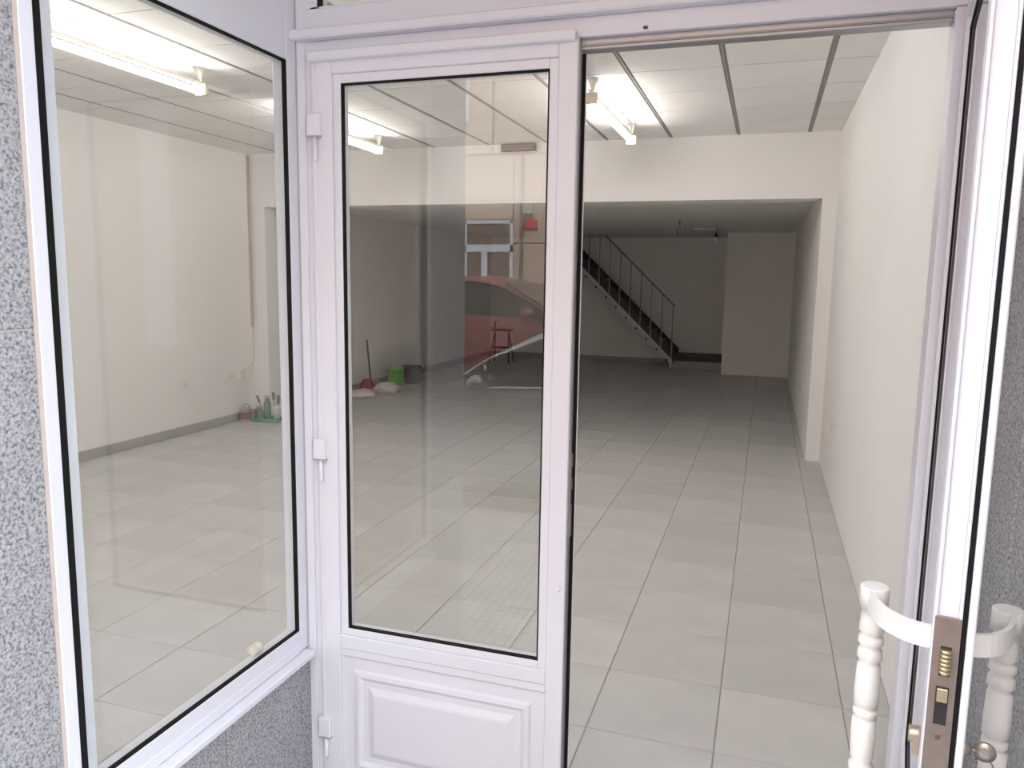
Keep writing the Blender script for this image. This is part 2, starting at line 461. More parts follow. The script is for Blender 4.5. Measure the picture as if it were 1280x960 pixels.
# ================================================================ entrance frame
fr = empty('trim_1', (0, YD, 0)); struct(fr, 'white aluminium entrance frame with jambs, header and drip cap', 'door frame')
obj('jamb', B((XW - 0.04, -1.228, 0.004, 0.07, -0.05, 2.63), (-1.228, -1.205, 0.010, 0.07, -0.05, 2.20), bev=0.002), L, fr)
obj('seam', B((XW + 0.0005, XW + 0.0035, 0.001, 0.01, 0.50, 2.40)), 'white_lacquer_seam', fr)
obj('jamb', B((0.345, 0.40, 0.006, 0.07, -0.05, 2.187), (0.39, 0.47, 0.02, 0.10, -0.05, 2.63), bev=0.002), L, fr)
obj('header', B((-1.23, 0.46, 0.010, 0.07, 2.190, 2.236), (-1.23, 0.46, 0.006, 0.07, 2.255, 2.318), bev=0.002), L, fr)
obj('drip_cap', B((-1.262, 0.46, -0.022, 0.02, 2.236, 2.262), bev=0.004), L, fr)
obj('door_stop', B((-1.21, 0.345, 0.030, 0.07, 2.165, 2.191), bev=0.002), 'anodised_grey', fr)
obj('gasket', B((-1.20, 0.345, 0.026, 0.03, 2.172, 2.177)), 'handrail_grey', fr)
obj('screw', B((-0.31, -0.300, 0.003, 0.012, 2.196, 2.201)), 'dark_slot', fr)
obj('threshold', B((-1.21, 0.345, 0.0, 0.07, -0.05, 0.004), bev=0.002), 'anodised_grey', fr)
tr = empty('window_2', (0, YD, 0)); struct(tr, 'glazed transom above the entrance doors', 'window')
obj('rail', B((-1.21, 0.39, 0.010, 0.06, 2.318, 2.324), (-1.21, 0.39, 0.010, 0.06, 2.56, 2.63), bev=0.001), L, tr)
obj('gasket', B((-1.186, -1.182, 0.006, 0.03, 2.322, 2.57)), 'black_rubber', tr)
obj('post', B((-1.23, -1.186, 0.010, 0.06, 2.318, 2.63), bev=0.001), L, tr)
obj('pane', B((-1.184, 0.39, 0.03, 0.036, 2.322, 2.57)), 'clear_glass', tr)

# ================================================================ door leaf builder
# local axes: u = from the hinge along the leaf, t = outward normal, origin at the hinge on the outer face
LW, LZ0, LZ1, LT = 0.747, 0.012, 2.190, 0.052
ST = 0.052                                    # stile face, then a bead of 0.024
def leaf(name, sgn, loc, rz, label):
    """sgn +1: leaf runs to +u from the hinge; outer face at y=0, body towards +y (inside)"""
    d = empty(name, loc, rz); struct(d, label, 'door')
    def bb(u0, u1, t0, t1, z0, z1):
        a, c = sorted((sgn * u0, sgn * u1)); return (a, c, t0, t1, z0, z1)
    bead = 0.024
    gi0, gi1 = ST + bead, LW - ST - bead - 0.012
    z_b0, z_b1 = 0.500, 2.122                 # bead openings
    obj('stile', B(bb(0, ST, 0, LT, LZ0, LZ1), bb(-0.012, 0.0, 0.0, 0.012, LZ0, LZ1), bev=0.0025), L, d)
    # free stile: the open leaf shows an overlap flange and lock channel, the closed one a rebate with inner seal
    if sgn < 0:
        fs = obj('stile', B(bb(LW - ST - 0.012, LW, 0.0, 0.010, LZ0, LZ1), bb(LW - ST - 0.012, LW - 0.018, 0.0095, LT, LZ0, LZ1), bev=0.0018), L, d)
        obj('edge_channel', B(bb(LW - 0.018, LW - 0.008, 0.0165, 0.021, LZ0, LZ1), bb(LW - 0.018, LW - 0.008, LT - 0.005, LT, LZ0, LZ1), bb(LW - 0.018, LW - 0.012, 0.021, LT - 0.005, LZ0, LZ1), bev=0.001), L, fs)
        obj('gasket', B(bb(LW - 0.018, LW - 0.0075, 0.0105, 0.0155, LZ0, LZ1)), 'black_rubber', fs)
    else:
        fs = obj('stile', B(bb(LW - ST - 0.012, LW - 0.016, 0.0, 0.044, LZ0, LZ1), bev=0.0018), L, d)
        obj('edge_channel', B(bb(LW - 0.018, LW - 0.0145, 0.006, 0.040, LZ0, LZ1)), 'anodised_grey', fs)
        obj('gasket', B(bb(LW - 0.03, LW - 0.007, 0.044, 0.050, LZ0, LZ1 - 0.03)), 'black_rubber', fs)
        obj('inner_flange', B(bb(LW - ST - 0.012, LW - 0.0055, 0.050, LT + 0.004, LZ0, LZ1 - 0.03)), L, fs)
    obj('rail', B(bb(ST, LW - ST - 0.012, 0.0, LT, 2.146, LZ1), bev=0.0025), L, d)
    obj('rail', B(bb(ST, LW - ST - 0.012, 0.0, LT, LZ0, 0.090), bev=0.0025), L, d)
    obj('rail', B(bb(ST, LW - ST - 0.012, 0.0, LT, 0.515, 0.556), bb(ST, LW - ST - 0.012, 0.004, LT, 0.490, 0.515), bev=0.0025), L, d)
    # glazing beads (slightly set back)
    bd = obj('glazing_bead', B(bb(ST, gi0, 0.006, LT - 0.004, 0.556, 2.146), bb(gi1, gi1 + bead, 0.006, LT - 0.004, 0.556, 2.146),
             bb(gi0, gi1, 0.006, LT - 0.004, 0.556, 0.578), bb(gi0, gi1, 0.006, LT - 0.004, z_b1, 2.146), bev=0.002), L, d)
    gw = 0.004
    pt = 0.023 if sgn > 0 else 0.036
    for t0, t1 in (((0.008, 0.022),) if sgn > 0 else ((0.008, 0.0355), (0.0425, LT - 0.005))):
        obj('gasket', B(bb(gi0, gi0 + gw, t0, t1, 0.578, z_b1), bb(gi1 - gw, gi1, t0, t1, 0.578, z_b1),
             bb(gi0, gi1, t0, t1, 0.578, 0.578 + gw), bb(gi0, gi1, t0, t1, z_b1 - gw, z_b1)), 'black_rubber', d)
    obj('pane', B(bb(gi0 - 0.004, gi1 + 0.004, pt, pt + 0.006, 0.574, z_b1 + 0.004)), 'clear_glass', d)
    # lower moulded panel on both faces
    for f, q in ((0, 1), (1, -1)):
        base = 0.012 if f == 0 else LT - 0.012
        bm = bmesh.new()
        u0, u1, z0, z1 = ST, LW - ST - 0.012, 0.090, 0.490
        def ring(inset, t):
            a, c = sorted((sgn * (u0 + inset), sgn * (u1 - inset)))
            return [bm.verts.new((x, base - q * t, z)) for x, z in ((a, z0 + inset), (c, z0 + inset), (c, z1 - inset), (a, z1 - inset))]
        steps = [(0, 0), (0.040, 0), (0.046, 0.008), (0.058, 0.010), (0.070, 0.002), (0.088, 0.002), (0.106, 0.010), (0.112, 0.011)]
        rs = [ring(*s) for s in steps]
        for a, c in zip(rs, rs[1:]):
            for k in range(4): bm.faces.new((a[k], a[(k + 1) % 4], c[(k + 1) % 4], c[k]))
        bm.faces.new(rs[-1])
        obj('moulded_panel', bm, L, d)
    # three hinges: block, barrel
    for z in (2.005, 1.105, 0.245):
        h = obj('hinge', B(bb(-0.020, 0.020, -0.014, 0.004, z - 0.020, z + 0.040), bev=0.003), L, d)
        bm = bmesh.new(); lathe(bm, [(0.0055, z - 0.085), (0.0062, z - 0.080), (0.0062, z - 0.02)], (sgn * 0.004, -0.008, 0), 10)
        obj('hinge_pin', bm, L, h)
        obj('seam', B(bb(-0.021, 0.021, -0.0145, 0.0, z - 0.0225, z - 0.020)), 'white_lacquer_seam', h)
    return d

d1 = leaf('door_1', 1, (-1.195, YD, 0), 0.0, 'closed white aluminium door leaf with tall glass and moulded lower panel')
obj('drip_strip', B((-0.012, 0.728, -0.020, 0.004, 2.178, 2.203), bev=0.003), L, d1)
obj('strike_plate', B((LW - 0.024, LW - 0.012, 0.022, 0.046, 0.93, 1.155), bev=0.001), 'nickel', d1)
obj('strike_slot', B((LW - 0.016, LW - 0.0112, 0.027, 0.041, 1.02, 1.06), (LW - 0.016, LW - 0.0112, 0.027, 0.041, 1.09, 1.12)), 'dark_slot', d1)
bm = bmesh.new(); lathe(bm, [(0.0085, 0.0), (0.0085, -0.004), (0.006, -0.007)], (LW - 0.035, 0.0, 0.795), 16, 'Y')
obj('stud', bm, 'white_plastic', d1)

# open leaf: hinged on the right jamb, swung out to the street
OPEN = math.radians(81.2)
d2 = leaf('door_2', -1, (0.4145, YD - 0.008, 0), OPEN, 'open white aluminium door leaf with lock and pull handles')
# lock case plate on the free edge; local x = -u
def lb(u0, u1, t0, t1, z0, z1):
    a, c = sorted((-u0, -u1)); return (a, c, t0, t1, z0, z1)
U = LW - 0.008
lk = obj('lock_plate', B(lb(U - 0.003, U + 0.0015, 0.0165, 0.0500, 0.884, 1.149), bev=0.0008), 'lock_steel', d2)
obj('lock_slot', B(lb(U - 0.002, U + 0.0022, 0.026, 0.040, 1.062, 1.106), lb(U - 0.002, U + 0.0022, 0.025, 0.041, 0.989, 1.046)), 'dark_slot', lk)
bm = bmesh.new(); 
for k in range(6):
    lathe(bm, [(0.0055, 0), (0.007, 0.001), (0.007, 0.0045), (0.0055, 0.0055)], (-(U + 0.004), 0.033, 1.066 + k * 0.0062), 12)
obj('roller_latch', bm, 'brass', lk)
obj('dead_bolt', B(lb(U, U + 0.006, 0.0262, 0.0398, 1.024, 1.044), bev=0.0008), 'brass', lk)
for z in (1.132, 0.899, 0.969):
    bm = bmesh.new(); lathe(bm, [(0.0042, 0), (0.0042, 0.001), (0.002, 0.0015)], (-(U + 0.0015), 0.0335, z), 10, 'X')
    bmesh.ops.scale(bm, verts=bm.verts[:], vec=(1, 1, 1))
    obj('screw', bm, 'tin_metal', lk)
# inner cylinder (towards the opening) and outer rose
bm = bmesh.new(); lathe(bm, [(0.012, LT), (0.0125, LT + 0.003), (0.0125, LT + 0.014), (0.011, LT + 0.016)], (-(LW - 0.06), 0, 0.937), 18, 'Y')
bx(bm, -(LW - 0.0485), -(LW - 0.0715), LT, LT + 0.010, 0.910, 0.937)
obj('inner_cylinder', bm, 'bronze', d2)
bm = bmesh.new(); lathe(bm, [(0.014, 0.0), (0.014, -0.005), (0.009, -0.008), (0.008, -0.012)], (-(LW - 0.045), 0, 0.943), 16, 'Y')
obj('key_cylinder', bm, 'nickel', d2)

# turned pull handles, one on each face
def pull_handle(side):
    s = 1 if side == 'in' else -1
    off = LT if side == 'in' else 0.0
    reach = 0.078 if side == 'in' else 0.056
    ur, tr_ = LW - 0.165, off + s * reach     # rod stands back towards the hinge
    zt = 1.119; zb = 0.680
    prof = []
    def ring(z, r): prof.append((r, z))
    ring(zt, 0.0205); ring(zt - 0.002, 0.0222); ring(zt - 0.034, 0.0222); ring(zt - 0.0345, 0.0175)
    ring(zt - 0.060, 0.0185); ring(zt - 0.078, 0.0195); ring(zt - 0.083, 0.0150); ring(zt - 0.088, 0.0188)
    ring(zt - 0.098, 0.0196); ring(zt - 0.104, 0.0148); ring(zt - 0.110, 0.0185)
    ring(zt - 0.124, 0.0196); ring(zt - 0.130, 0.0148); ring(zt - 0.137, 0.0180); ring(zt - 0.180, 0.0196); ring(zt - 0.206, 0.0190)
    ring(zt - 0.210, 0.0150); ring(zt - 0.215, 0.0190)
    n = len(prof)
    mid = (zt + zb) / 2
    full = prof + [(r, 2 * mid - z) for r, z in reversed(prof)]
    bm = bmesh.new(); lathe(bm, [(r, z) for r, z in full[::-1]], (-ur, tr_, 0), 24)
    h = obj('pull_handle', bm, 'white_plastic', d2)
    # flat strap arms, curving from the stile to the rod
    for zc in (zt - 0.018, zb + 0.018):
        bm = bmesh.new()
        u_s = LW - 0.045
        pts = []
        for k in range(13):
            a = k / 12 * math.pi / 2
            pts.append((u_s - (u_s - ur) * (1 - math.cos(a)), off + s * (reach + 0.006) * math.sin(a)))
        th = 0.0035
        ring_prev = None
        for k, (u, tt) in enumerate(pts):
            a = k / 12 * math.pi / 2
            nx, ny = math.cos(a), s * math.sin(a)
            q = [bm.verts.new((-(u + nx * e1), tt + ny * e1, zc + e2)) for e1, e2 in ((th, -0.017), (th, 0.017), (-th, 0.017), (-th, -0.017))]
            if ring_prev:
                for j in range(4):
                    bm.faces.new((ring_prev[j], ring_prev[(j + 1) % 4], q[(j + 1) % 4], q[j]))
            else: bm.faces.new(q)
            ring_prev = q
        bm.faces.new(ring_prev[::-1])
        obj('arm', bm, 'white_plastic', h)
pull_handle('in'); pull_handle('out')

# key left in the outer cylinder
M2 = Matrix.Translation((0.4145, YD - 0.008, 0)) @ Matrix.Rotation(OPEN, 4, 'Z')
kp = M2 @ Vector((-(LW - 0.045), -0.012, 0.943))
kz = OPEN
k_ = empty('key', kp, kz)
tag(k_, 'nickel key left in the lock of the open door', 'key')
bm = bmesh.new(); lathe(bm, [(0.003, 0.0), (0.003, -0.008)], (0, 0, 0), 10, 'Y'); obj('shank', bm, 'nickel', k_)
bm = bmesh.new(); lathe(bm, [(0.004, -0.003), (0.0145, -0.0025), (0.0145, 0.0025), (0.004, 0.003)], (0, -0.018, 0.0), 18, 'X'); obj('bow', bm, 'nickel', k_)
bm = bmesh.new()
tube(bm, [(0.0, -0.018 + 0.012 * math.cos(a * math.pi / 8), -0.022 + 0.012 * math.sin(a * math.pi / 8)) for a in range(17)], 0.0014, 6)
obj('ring', bm, 'nickel', k_)

# rubber bobbin on the window's inner ledge
bm = bmesh.new(); lathe(bm, [(0.008, -0.018), (0.015, -0.016), (0.015, -0.006), (0.009, -0.003), (0.009, 0.003), (0.015, 0.006), (0.015, 0.016), (0.008, 0.018)], (-1.291, 1.70, 0.5815), 20, 'Y')
o = obj('bobbin', bm, 'cream_plastic'); tag(o, 'small cream plastic bobbin on the ledge of the porch side window', 'bobbin')
o.rotation_euler = (0, 0, 0)

# ================================================================ ceiling lights
def batten(name, x, y0, y1, label):
    zt = ZC - 0.115
    f = empty(name, (x, y0, zt)); tag(f, label, 'ceiling light', 'fluorescent battens on the suspended ceiling')
    ln = y1 - y0
    ta, tb = 0.06, ln - 0.28                     # tube span
    obj('batten', B((-0.010, 0.010, 0.0, ln, 0.004, 0.030), bev=0.003), 'lamp_white', f)
    for y in (ta - 0.03, tb):
        obj('lampholder', B((-0.042, 0.042, y, y + 0.032, -0.052, 0.018), bev=0.004), 'lamp_body', f)
    bm = bmesh.new(); lathe(bm, [(0.019, ta), (0.019, tb)], (0, 0, -0.030), 14, 'Y'); obj('tube', bm, 'tube_glow', f)
    for y in (ta + 0.02, tb + 0.0):
        bm = bmesh.new(); lathe(bm, [(0.012, 0.030), (0.014, 0.05), (0.022, 0.075), (0.042, 0.1145)], (0, y, 0), 18); obj('ceiling_cone', bm, 'lamp_white', f)
batten('fluorescent_light', -3.52, 2.70, 4.54, 'bare fluorescent batten over the left half, nearer the shop front')
batten('fluorescent_light', -3.52, 5.15, 6.95, 'bare fluorescent batten over the left half, close to the beam')
batten('fluorescent_light', -1.155, 2.72, 4.52, 'bare fluorescent batten over the entrance side, nearer the doors')
batten('fluorescent_light', -1.155, 5.07, 6.95, 'bare fluorescent batten over the entrance side, close to the beam')

# emergency light on the beam
e_ = empty('emergency_light', (-2.368, YB, 2.868)); tag(e_, 'flat grey emergency light fixed to the beam under the ceiling', 'emergency light')
obj('housing', B((-0.175, 0.175, -0.05, 0.0, -0.034, 0.034), bev=0.006), 'cable_dark', e_)
obj('diffuser', B((-0.155, 0.155, -0.056, -0.05, -0.022, 0.022), bev=0.002), 'emergency_grey', e_)
obj('band', B((-0.16, 0.16, -0.058, -0.0555, -0.004, 0.004)), 'cable_dark', e_)

# ================================================================ rear room: staircase
st = empty('staircase', (-1.60, 14.50, 0)); tag(st, 'steep grey steel staircase with thin balusters rising along the end wall', 'staircase')
RUN, RISE = 0.197, 0.190
N = 12
sl = RISE / RUN
def zline(x): return -x * sl        # x negative going up (local)
# outer light stringer
x_top = -N * RUN
def slab_poly(x0, x1, zoff0, zoff1):
    return [(x0, zline(x0) + zoff0), (x1, zline(x1) + zoff0), (x1, zline(x1) + zoff1), (x0, zline(x0) + zoff1)]
bm = bmesh.new(); prism(bm, slab_poly(0.0, x_top, 0.03, 0.155), 'Y', 0.0, 0.012); bx(bm, -0.05, 0.0, 0.0, 0.012, 0.0, 0.10)
obj('stringer', bm, 'stair_grey', st)
bm = bmesh.new(); prism(bm, slab_poly(0.03, x_top, 0.10, 0.335), 'Y', 0.03, 0.042)
obj('inner_stringer', bm, 'stair_dark', st)
bm = bmesh.new(); prism(bm, slab_poly(0.03, x_top, 0.05, 0.335), 'Y', 0.80, 0.812)
obj('wall_stringer', bm, 'stair_dark', st)
for k in range(N):
    x = -k * RUN
    z = 0.215 + k * RISE
    obj('tread', B((x - 0.235, x, 0.044, 0.798, z + RISE - 0.03 - 0.10, z + RISE - 0.10), bev=0.002), 'stair_dark', st)
    bm = bmesh.new(); lathe(bm, [(0.019, -0.016), (0.022, -0.012), (0.022, 0.0)], (x - 0.10, 0.0, zline(x - 0.10) + 0.048), 10, 'Y')
    obj('bolt', bm, 'stair_dark', st)
for k in range(9):
    x = -0.02 - k * 0.2005
    z0 = zline(x) + 0.14
    z1 = zline(x) + 1.155
    z1 = min(z1, ZR)
    obj('baluster', B((x - 0.009, x + 0.009, -0.012, 0.0, z0, z1)), 'handrail_grey', st)
hx = -(ZR - 1.155) / sl
bm = bmesh.new(); tube(bm, [(0.015, -0.006, 1.145), (hx, -0.006, ZR - 0.002)], 0.016, 8); obj('handrail', bm, 'handrail_grey', st)
ld = obj('landing', B((0.0, 0.915, 0.0, 0.84, 0.135, 0.225), bev=0.003), 'stair_dark', st)
obj('landing_riser', B((0.02, 0.915, 0.03, 0.05, 0.0, 0.175)), 'handrail_grey', ld)
obj('landing_leg', B((-0.05, 0.0, -0.005, 0.05, 0.0, 0.11), bev=0.002), 'stair_grey', ld)
box('post', (-0.015, 0.03, 0.012, 0.05, 0.225, 0.40), 'stair_dark', st)

# cables and lamp holder hanging from the rear ceiling
def cable(name, pts, r, mat, label, group=None):
    bm = bmesh.new(); tube(bm, pts, r, 6); o = obj(name, bm, mat); tag(o, label, 'cable', group); return o
cable('hanging_cable', [(-1.19, 11.0, ZR), (-1.20, 11.0, 2.36), (-1.225, 11.0, 2.29), (-1.215, 11.0, 2.235)], 0.006, 'cable_dark', 'longer dark cable end dangling from the rear ceiling')
cable('hanging_cable', [(-1.17, 11.0, ZR), (-1.175, 11.02, 2.37), (-1.15, 11.02, 2.30), (-1.165, 11.02, 2.285)], 0.006, 'cable_cream', 'shorter pale cable end dangling from the rear ceiling')
lh = empty('lamp_holder', (-0.79, 12.4, ZR)); tag(lh, 'bare bulb holder hanging on a short wire from the rear ceiling', 'lamp holder')
bm = bmesh.new(); tube(bm, [(0, 0, 0), (0.005, 0, -0.06), (0, 0, -0.10)], 0.006, 6); obj('wire', bm, 'cable_dark', lh)
bm = bmesh.new(); lathe(bm, [(0.012, -0.10), (0.022, -0.105), (0.022, -0.15), (0.018, -0.155)][::-1], (0, 0, 0), 14); obj('socket', bm, 'cable_dark', lh)
bm = bmesh.new(); lathe(bm, [(0.018, -0.153), (0.03, -0.18), (0.03, -0.20), (0.018, -0.222), (0.004, -0.228)][::-1], (0, 0, 0), 14); obj('bulb', bm, 'white_plastic', lh)
cb = empty('cover_strip', (-0.97, 12.75, ZR)); tag(cb, 'flat white cover strip on the rear ceiling beside the bulb holder', 'cover strip')
obj('cover', B((-0.17, 0.17, -0.04, 0.04, -0.02, 0.0), bev=0.004), 'lamp_white', cb); obj('end_cap', B((0.165, 0.185, -0.042, 0.042, -0.023, 0.0), bev=0.002), 'white_plastic', cb)

# ================================================================ sockets
def wall_socket(wall, y, z, label, x, double=True, w=0.082):
    s = 1 if wall == 'L' else -1
    so = empty('wall_socket', (x, y, z)); tag(so, label, 'socket', 'white wall sockets')
    obj('plate', B((min(0, s * 0.011), max(0, s * 0.011), -w / 2, w / 2, -0.041, 0.041), bev=0.003), 'white_plastic', so)
    bm = bmesh.new(); lathe(bm, [(0.019, 0.0), (0.021, s * 0.0125), (0.018, s * 0.013), (0.018, s * 0.009)], (0, 0, 0), 18, 'X'); obj('insert', bm, 'cable_cream', so)  # insert darker than the plate, standing in for shadow around the socket
    for dy in (-0.0095, 0.0095):
        bm = bmesh.new(); lathe(bm, [(0.0028, s * 0.0128), (0.0028, s * 0.0142)], (0, dy, 0), 8, 'X'); obj('pin_hole', bm, 'dark_slot', so)
wall_socket('L', 6.275, 0.495, 'lone white socket in the middle of the long left wall', XL)
wall_socket('L', 6.968, 0.508, 'white socket beside the plugged-in junction box on left wall', XL)
wall_socket('R', 6.256, 0.498, 'white socket on the right wall near the pier', XR)
wall_socket('R', 9.062, 0.465, 'white socket on the rear room wall behind the pier', 0.42)
# surface junction box with the cable
jb = empty('junction_box', (XL, 7.12, 0.508)); tag(jb, 'surface-mounted box on left wall fed by the conduit cable', 'junction box')
obj('body', B((0.0, 0.045, -0.045, 0.045, -0.05, 0.05), bev=0.004), 'white_plastic', jb)
obj('lid', B((0.045, 0.052, -0.04, 0.04, -0.045, 0.045), bev=0.002), 'lamp_white', jb)
cd = empty('wall_conduit', (XL, YB - 0.03, 0)); tag(cd, 'thin brown conduit running down the corner of left wall and pier', 'conduit')
obj('channel', B((0.0, 0.022, -0.012, 0.012, 1.03, ZC - 0.01), bev=0.002), 'brown_conduit', cd)
bm = bmesh.new(); tube(bm, [(0.012, 0.005, 1.05), (0.014, 0.0, 0.86), (0.018, 0.01, 0.72), (0.02, -0.02, 0.62), (0.022, -0.10, 0.575), (0.022, -0.20, 0.56), (0.022, -0.235, 0.55)], 0.0045, 8)
obj('cable', bm, 'cable_cream', cd)
for z in (1.25, 2.1): obj('clip', B((0.0, 0.025, -0.016, 0.016, z, z + 0.014)), 'cable_cream', cd)

# ================================================================ painter's things by the left pier
def tin(loc, r, h, label, name='paint_tin'):
    p = empty(name, loc); tag(p, label, 'tin')
    bm = bmesh.new(); lathe(bm, [(r * .97, 0), (r, 0.004), (r, h - 0.006), (r * 1.03, h - 0.004), (r * 1.03, h), (r * .9, h), (r * .88, h - 0.006), (0.01, h - 0.006)], (0, 0, 0), 22); obj('can', bm, 'tin_metal', p)
    bm = bmesh.new(); lathe(bm, [(r * 1.008, h * .18), (r * 1.008, h * .72)], (0, 0, 0), 22); obj('wrapper', bm, 'tin_label', p)
    bm = bmesh.new(); tube(bm, [(-r * 1.03, 0, h * .85), (-r * .8, 0.01, h + 0.02), (0, 0.02, h + 0.045), (r * .8, 0.01, h + 0.02), (r * 1.03, 0, h * .85)], 0.003, 6); obj('bail', bm, 'black_metal', p)
tin((-5.385, 7.06, 0), 0.058, 0.15, 'metal paint tin with red wrapper on floor beside left wall')
tr_o = empty('paint_tray', (-5.17, 7.17, 0)); tag(tr_o, 'shallow green plastic tray on floor in front of pier', 'tray')
obj('base', B((-0.17, 0.17, -0.10, 0.10, 0.0, 0.012), bev=0.004), 'tray_green', tr_o)
obj('rim', B((-0.17, 0.17, -0.10, -0.088, 0.012, 0.04), (-0.17, 0.17, 0.088, 0.10, 0.012, 0.04), (-0.17, -0.158, -0.088, 0.088, 0.012, 0.04), (0.158, 0.17, -0.088, 0.088, 0.012, 0.04), bev=0.002), 'tray_green', tr_o)
def jar(loc, r, h, label):
    p = empty('glass_jar', loc); tag(p, label, 'jar', 'jars in the green tray')
    bm = bmesh.new(); lathe(bm, [(r * .9, 0), (r, 0.006), (r, h * .68), (r * .62, h * .84), (r * .62, h)], (0, 0, 0), 18); obj('body', bm, 'jar_green', p)
    bm = bmesh.new(); lathe(bm, [(r * .7, h - 0.022), (r * .72, h + 0.004), (r * .66, h + 0.006)], (0, 0, 0), 18); obj('lid', bm, 'tin_metal', p)
jar((-5.275, 7.15, 0.0125), 0.042, 0.15, 'squat green glass jar in tray beside paint tin')
jar((-5.205, 7.20, 0.0125), 0.040, 0.26, 'tall green glass jar in the middle of tray')
cp = empty('plastic_cup', (-5.08, 7.19, 0.0125)); tag(cp, 'white plastic cup holding brushes in green tray', 'cup')
bm = bmesh.new(); lathe(bm, [(0.034, 0), (0.046, 0.15), (0.048, 0.152), (0.044, 0.150), (0.031, 0.006)], (0, 0, 0), 20); obj('body', bm, 'white_plastic', cp)
bm = bmesh.new(); lathe(bm, [(0.0435, 0.136), (0.0465, 0.140), (0.0465, 0.150), (0.044, 0.153)], (0, 0, 0), 20); obj('rim', bm, 'white_plastic', cp)
for q, (dx, dy, ln, lab) in enumerate(((-0.012, 0.0, 0.30, 'longest paint brush standing in white cup'), (0.008, 0.010, 0.27, 'broad paint brush standing in white cup'), (0.014, -0.010, 0.24, 'shortest paint brush leaning in white cup'))):
    b_ = empty('paint_brush', (-5.08 + dx, 7.19 + dy, 0.022)); b_.rotation_euler = (0.05 * (q - 1), (-0.13, 0.03, 0.09)[q], q * 0.3)
    tag(b_, lab, 'brush', 'brushes in the cup')
    bm = bmesh.new(); tube(bm, [(0, 0, 0.0), (0, 0, ln * .45), (0, 0, ln * .6)], [0.005, 0.006, 0.009], 8); obj('handle', bm, 'wood_handle', b_)
    obj('ferrule', B((-0.015, 0.015, -0.006, 0.006, ln * .58, ln * .72), bev=0.001), 'tin_metal', b_)
    obj('bristles', B((-0.015, 0.015, -0.006, 0.006, ln * .72, ln), bev=0.002), 'bristle', b_)
b_ = empty('paint_brush', (-5.155, 7.10, 0.044)); b_.rotation_euler = (0.1, -0.35, 0); tag(b_, 'dark thin brush leaning out of green tray', 'brush')
bm = bmesh.new(); tube(bm, [(0, 0, 0.0), (0, 0, 0.20)], 0.006, 8); obj('handle', bm, 'wood_handle', b_); obj('bristles', B((-0.012, 0.012, -0.005, 0.005, 0.19, 0.27), bev=0.002), 'bristle', b_)

# ================================================================ cleaning things in the rear room
def bucket(loc, r, h, mat, label, cat='bucket'):
    p = empty('bucket', loc); tag(p, label, cat)
    bm = bmesh.new(); lathe(bm, [(r * .78, 0), (r * .80, 0.006), (r * .98, h - 0.02), (r * 1.06, h - 0.018), (r * 1.06, h), (r * .96, h), (r * .76, 0.012)], (0, 0, 0), 28); obj('body', bm, mat, p)
    bm = bmesh.new()
    tube(bm, [(r * 1.05 * math.cos(a), -r * 0.75 * math.sin(a) - 0.01, h - 0.015 - 0.06 * math.sin(a)) for a in [math.pi * k / 12 for k in range(13)]], 0.004, 6); obj('handle', bm, 'black_metal', p)
    for s in (-1, 1): obj('ear', B((s * r * 1.05 - 0.012, s * r * 1.05 + 0.012, -0.015, 0.015, h - 0.035, h), bev=0.002), mat, p)
bucket((-5.22, 10.36, 0), 0.125, 0.26, 'green_plastic', 'bright green plastic bucket on the rear room floor')
bucket((-5.08, 10.64, 0), 0.135, 0.27, 'dark_blue_plastic', 'dark blue-grey bucket behind the green bucket')
mp = empty('mop', (-5.42, 9.92, 0)); tag(mp, 'dark-handled mop leaning against rear left wall', 'mop')
bm = bmesh.new(); tube(bm, [(0.03, 0, 0.05), (-0.04, 0.02, 0.70)], 0.012, 8); obj('handle', bm, 'black_metal', mp)
bm = bmesh.new(); lathe(bm, [(0.055, 0.0), (0.07, 0.015), (0.05, 0.06), (0.02, 0.10), (0.015, 0.13)], (0.03, 0, 0), 14); obj('head', bm, 'bristle', mp)
def lump(name, loc, size, mat, label, cat, seed, parts=()):
    rnd = random.Random(seed)
    bm = bmesh.new(); bmesh.ops.create_icosphere(bm, subdivisions=3, radius=1.0)
    ph = [rnd.uniform(0, 6.28) for _ in range(6)]
    for v in bm.verts:
        c = v.co
        k = 1 + 0.14 * math.sin(4 * c.x + ph[0]) * math.cos(3 * c.y + ph[1]) + 0.10 * math.sin(7 * c.y + ph[2] + 3 * c.z) + 0.06 * math.sin(11 * c.x + ph[3]) + 0.07 * math.sin(13 * c.y + ph[4] + 5 * c.x) + 0.05 * math.sin(19 * c.x - 9 * c.y + ph[5])
        v.co = Vector((c.x * k * size[0], c.y * k * size[1], max(c.z * k, -0.55) * size[2] + 0.55 * size[2]))
    for f in bm.faces: f.smooth = True
    o = obj(name, bm, mat); o.location = loc; tag(o, label, cat); return o
lump('plastic_bag', (-5.12, 9.18, 0), (0.17, 0.20, 0.06), 'bag_white', 'crumpled white plastic bag lying nearest the pier', 'bag', 3)
lump('plastic_bag', (-5.00, 9.68, 0), (0.19, 0.15, 0.085), 'bag_white', 'crumpled white plastic bag lying in front of the green bucket', 'bag', 8)
lump('cloth', (-5.30, 9.62, 0), (0.09, 0.08, 0.11), 'red_cloth', 'dark red cloth heaped beside white bags', 'cloth', 11)
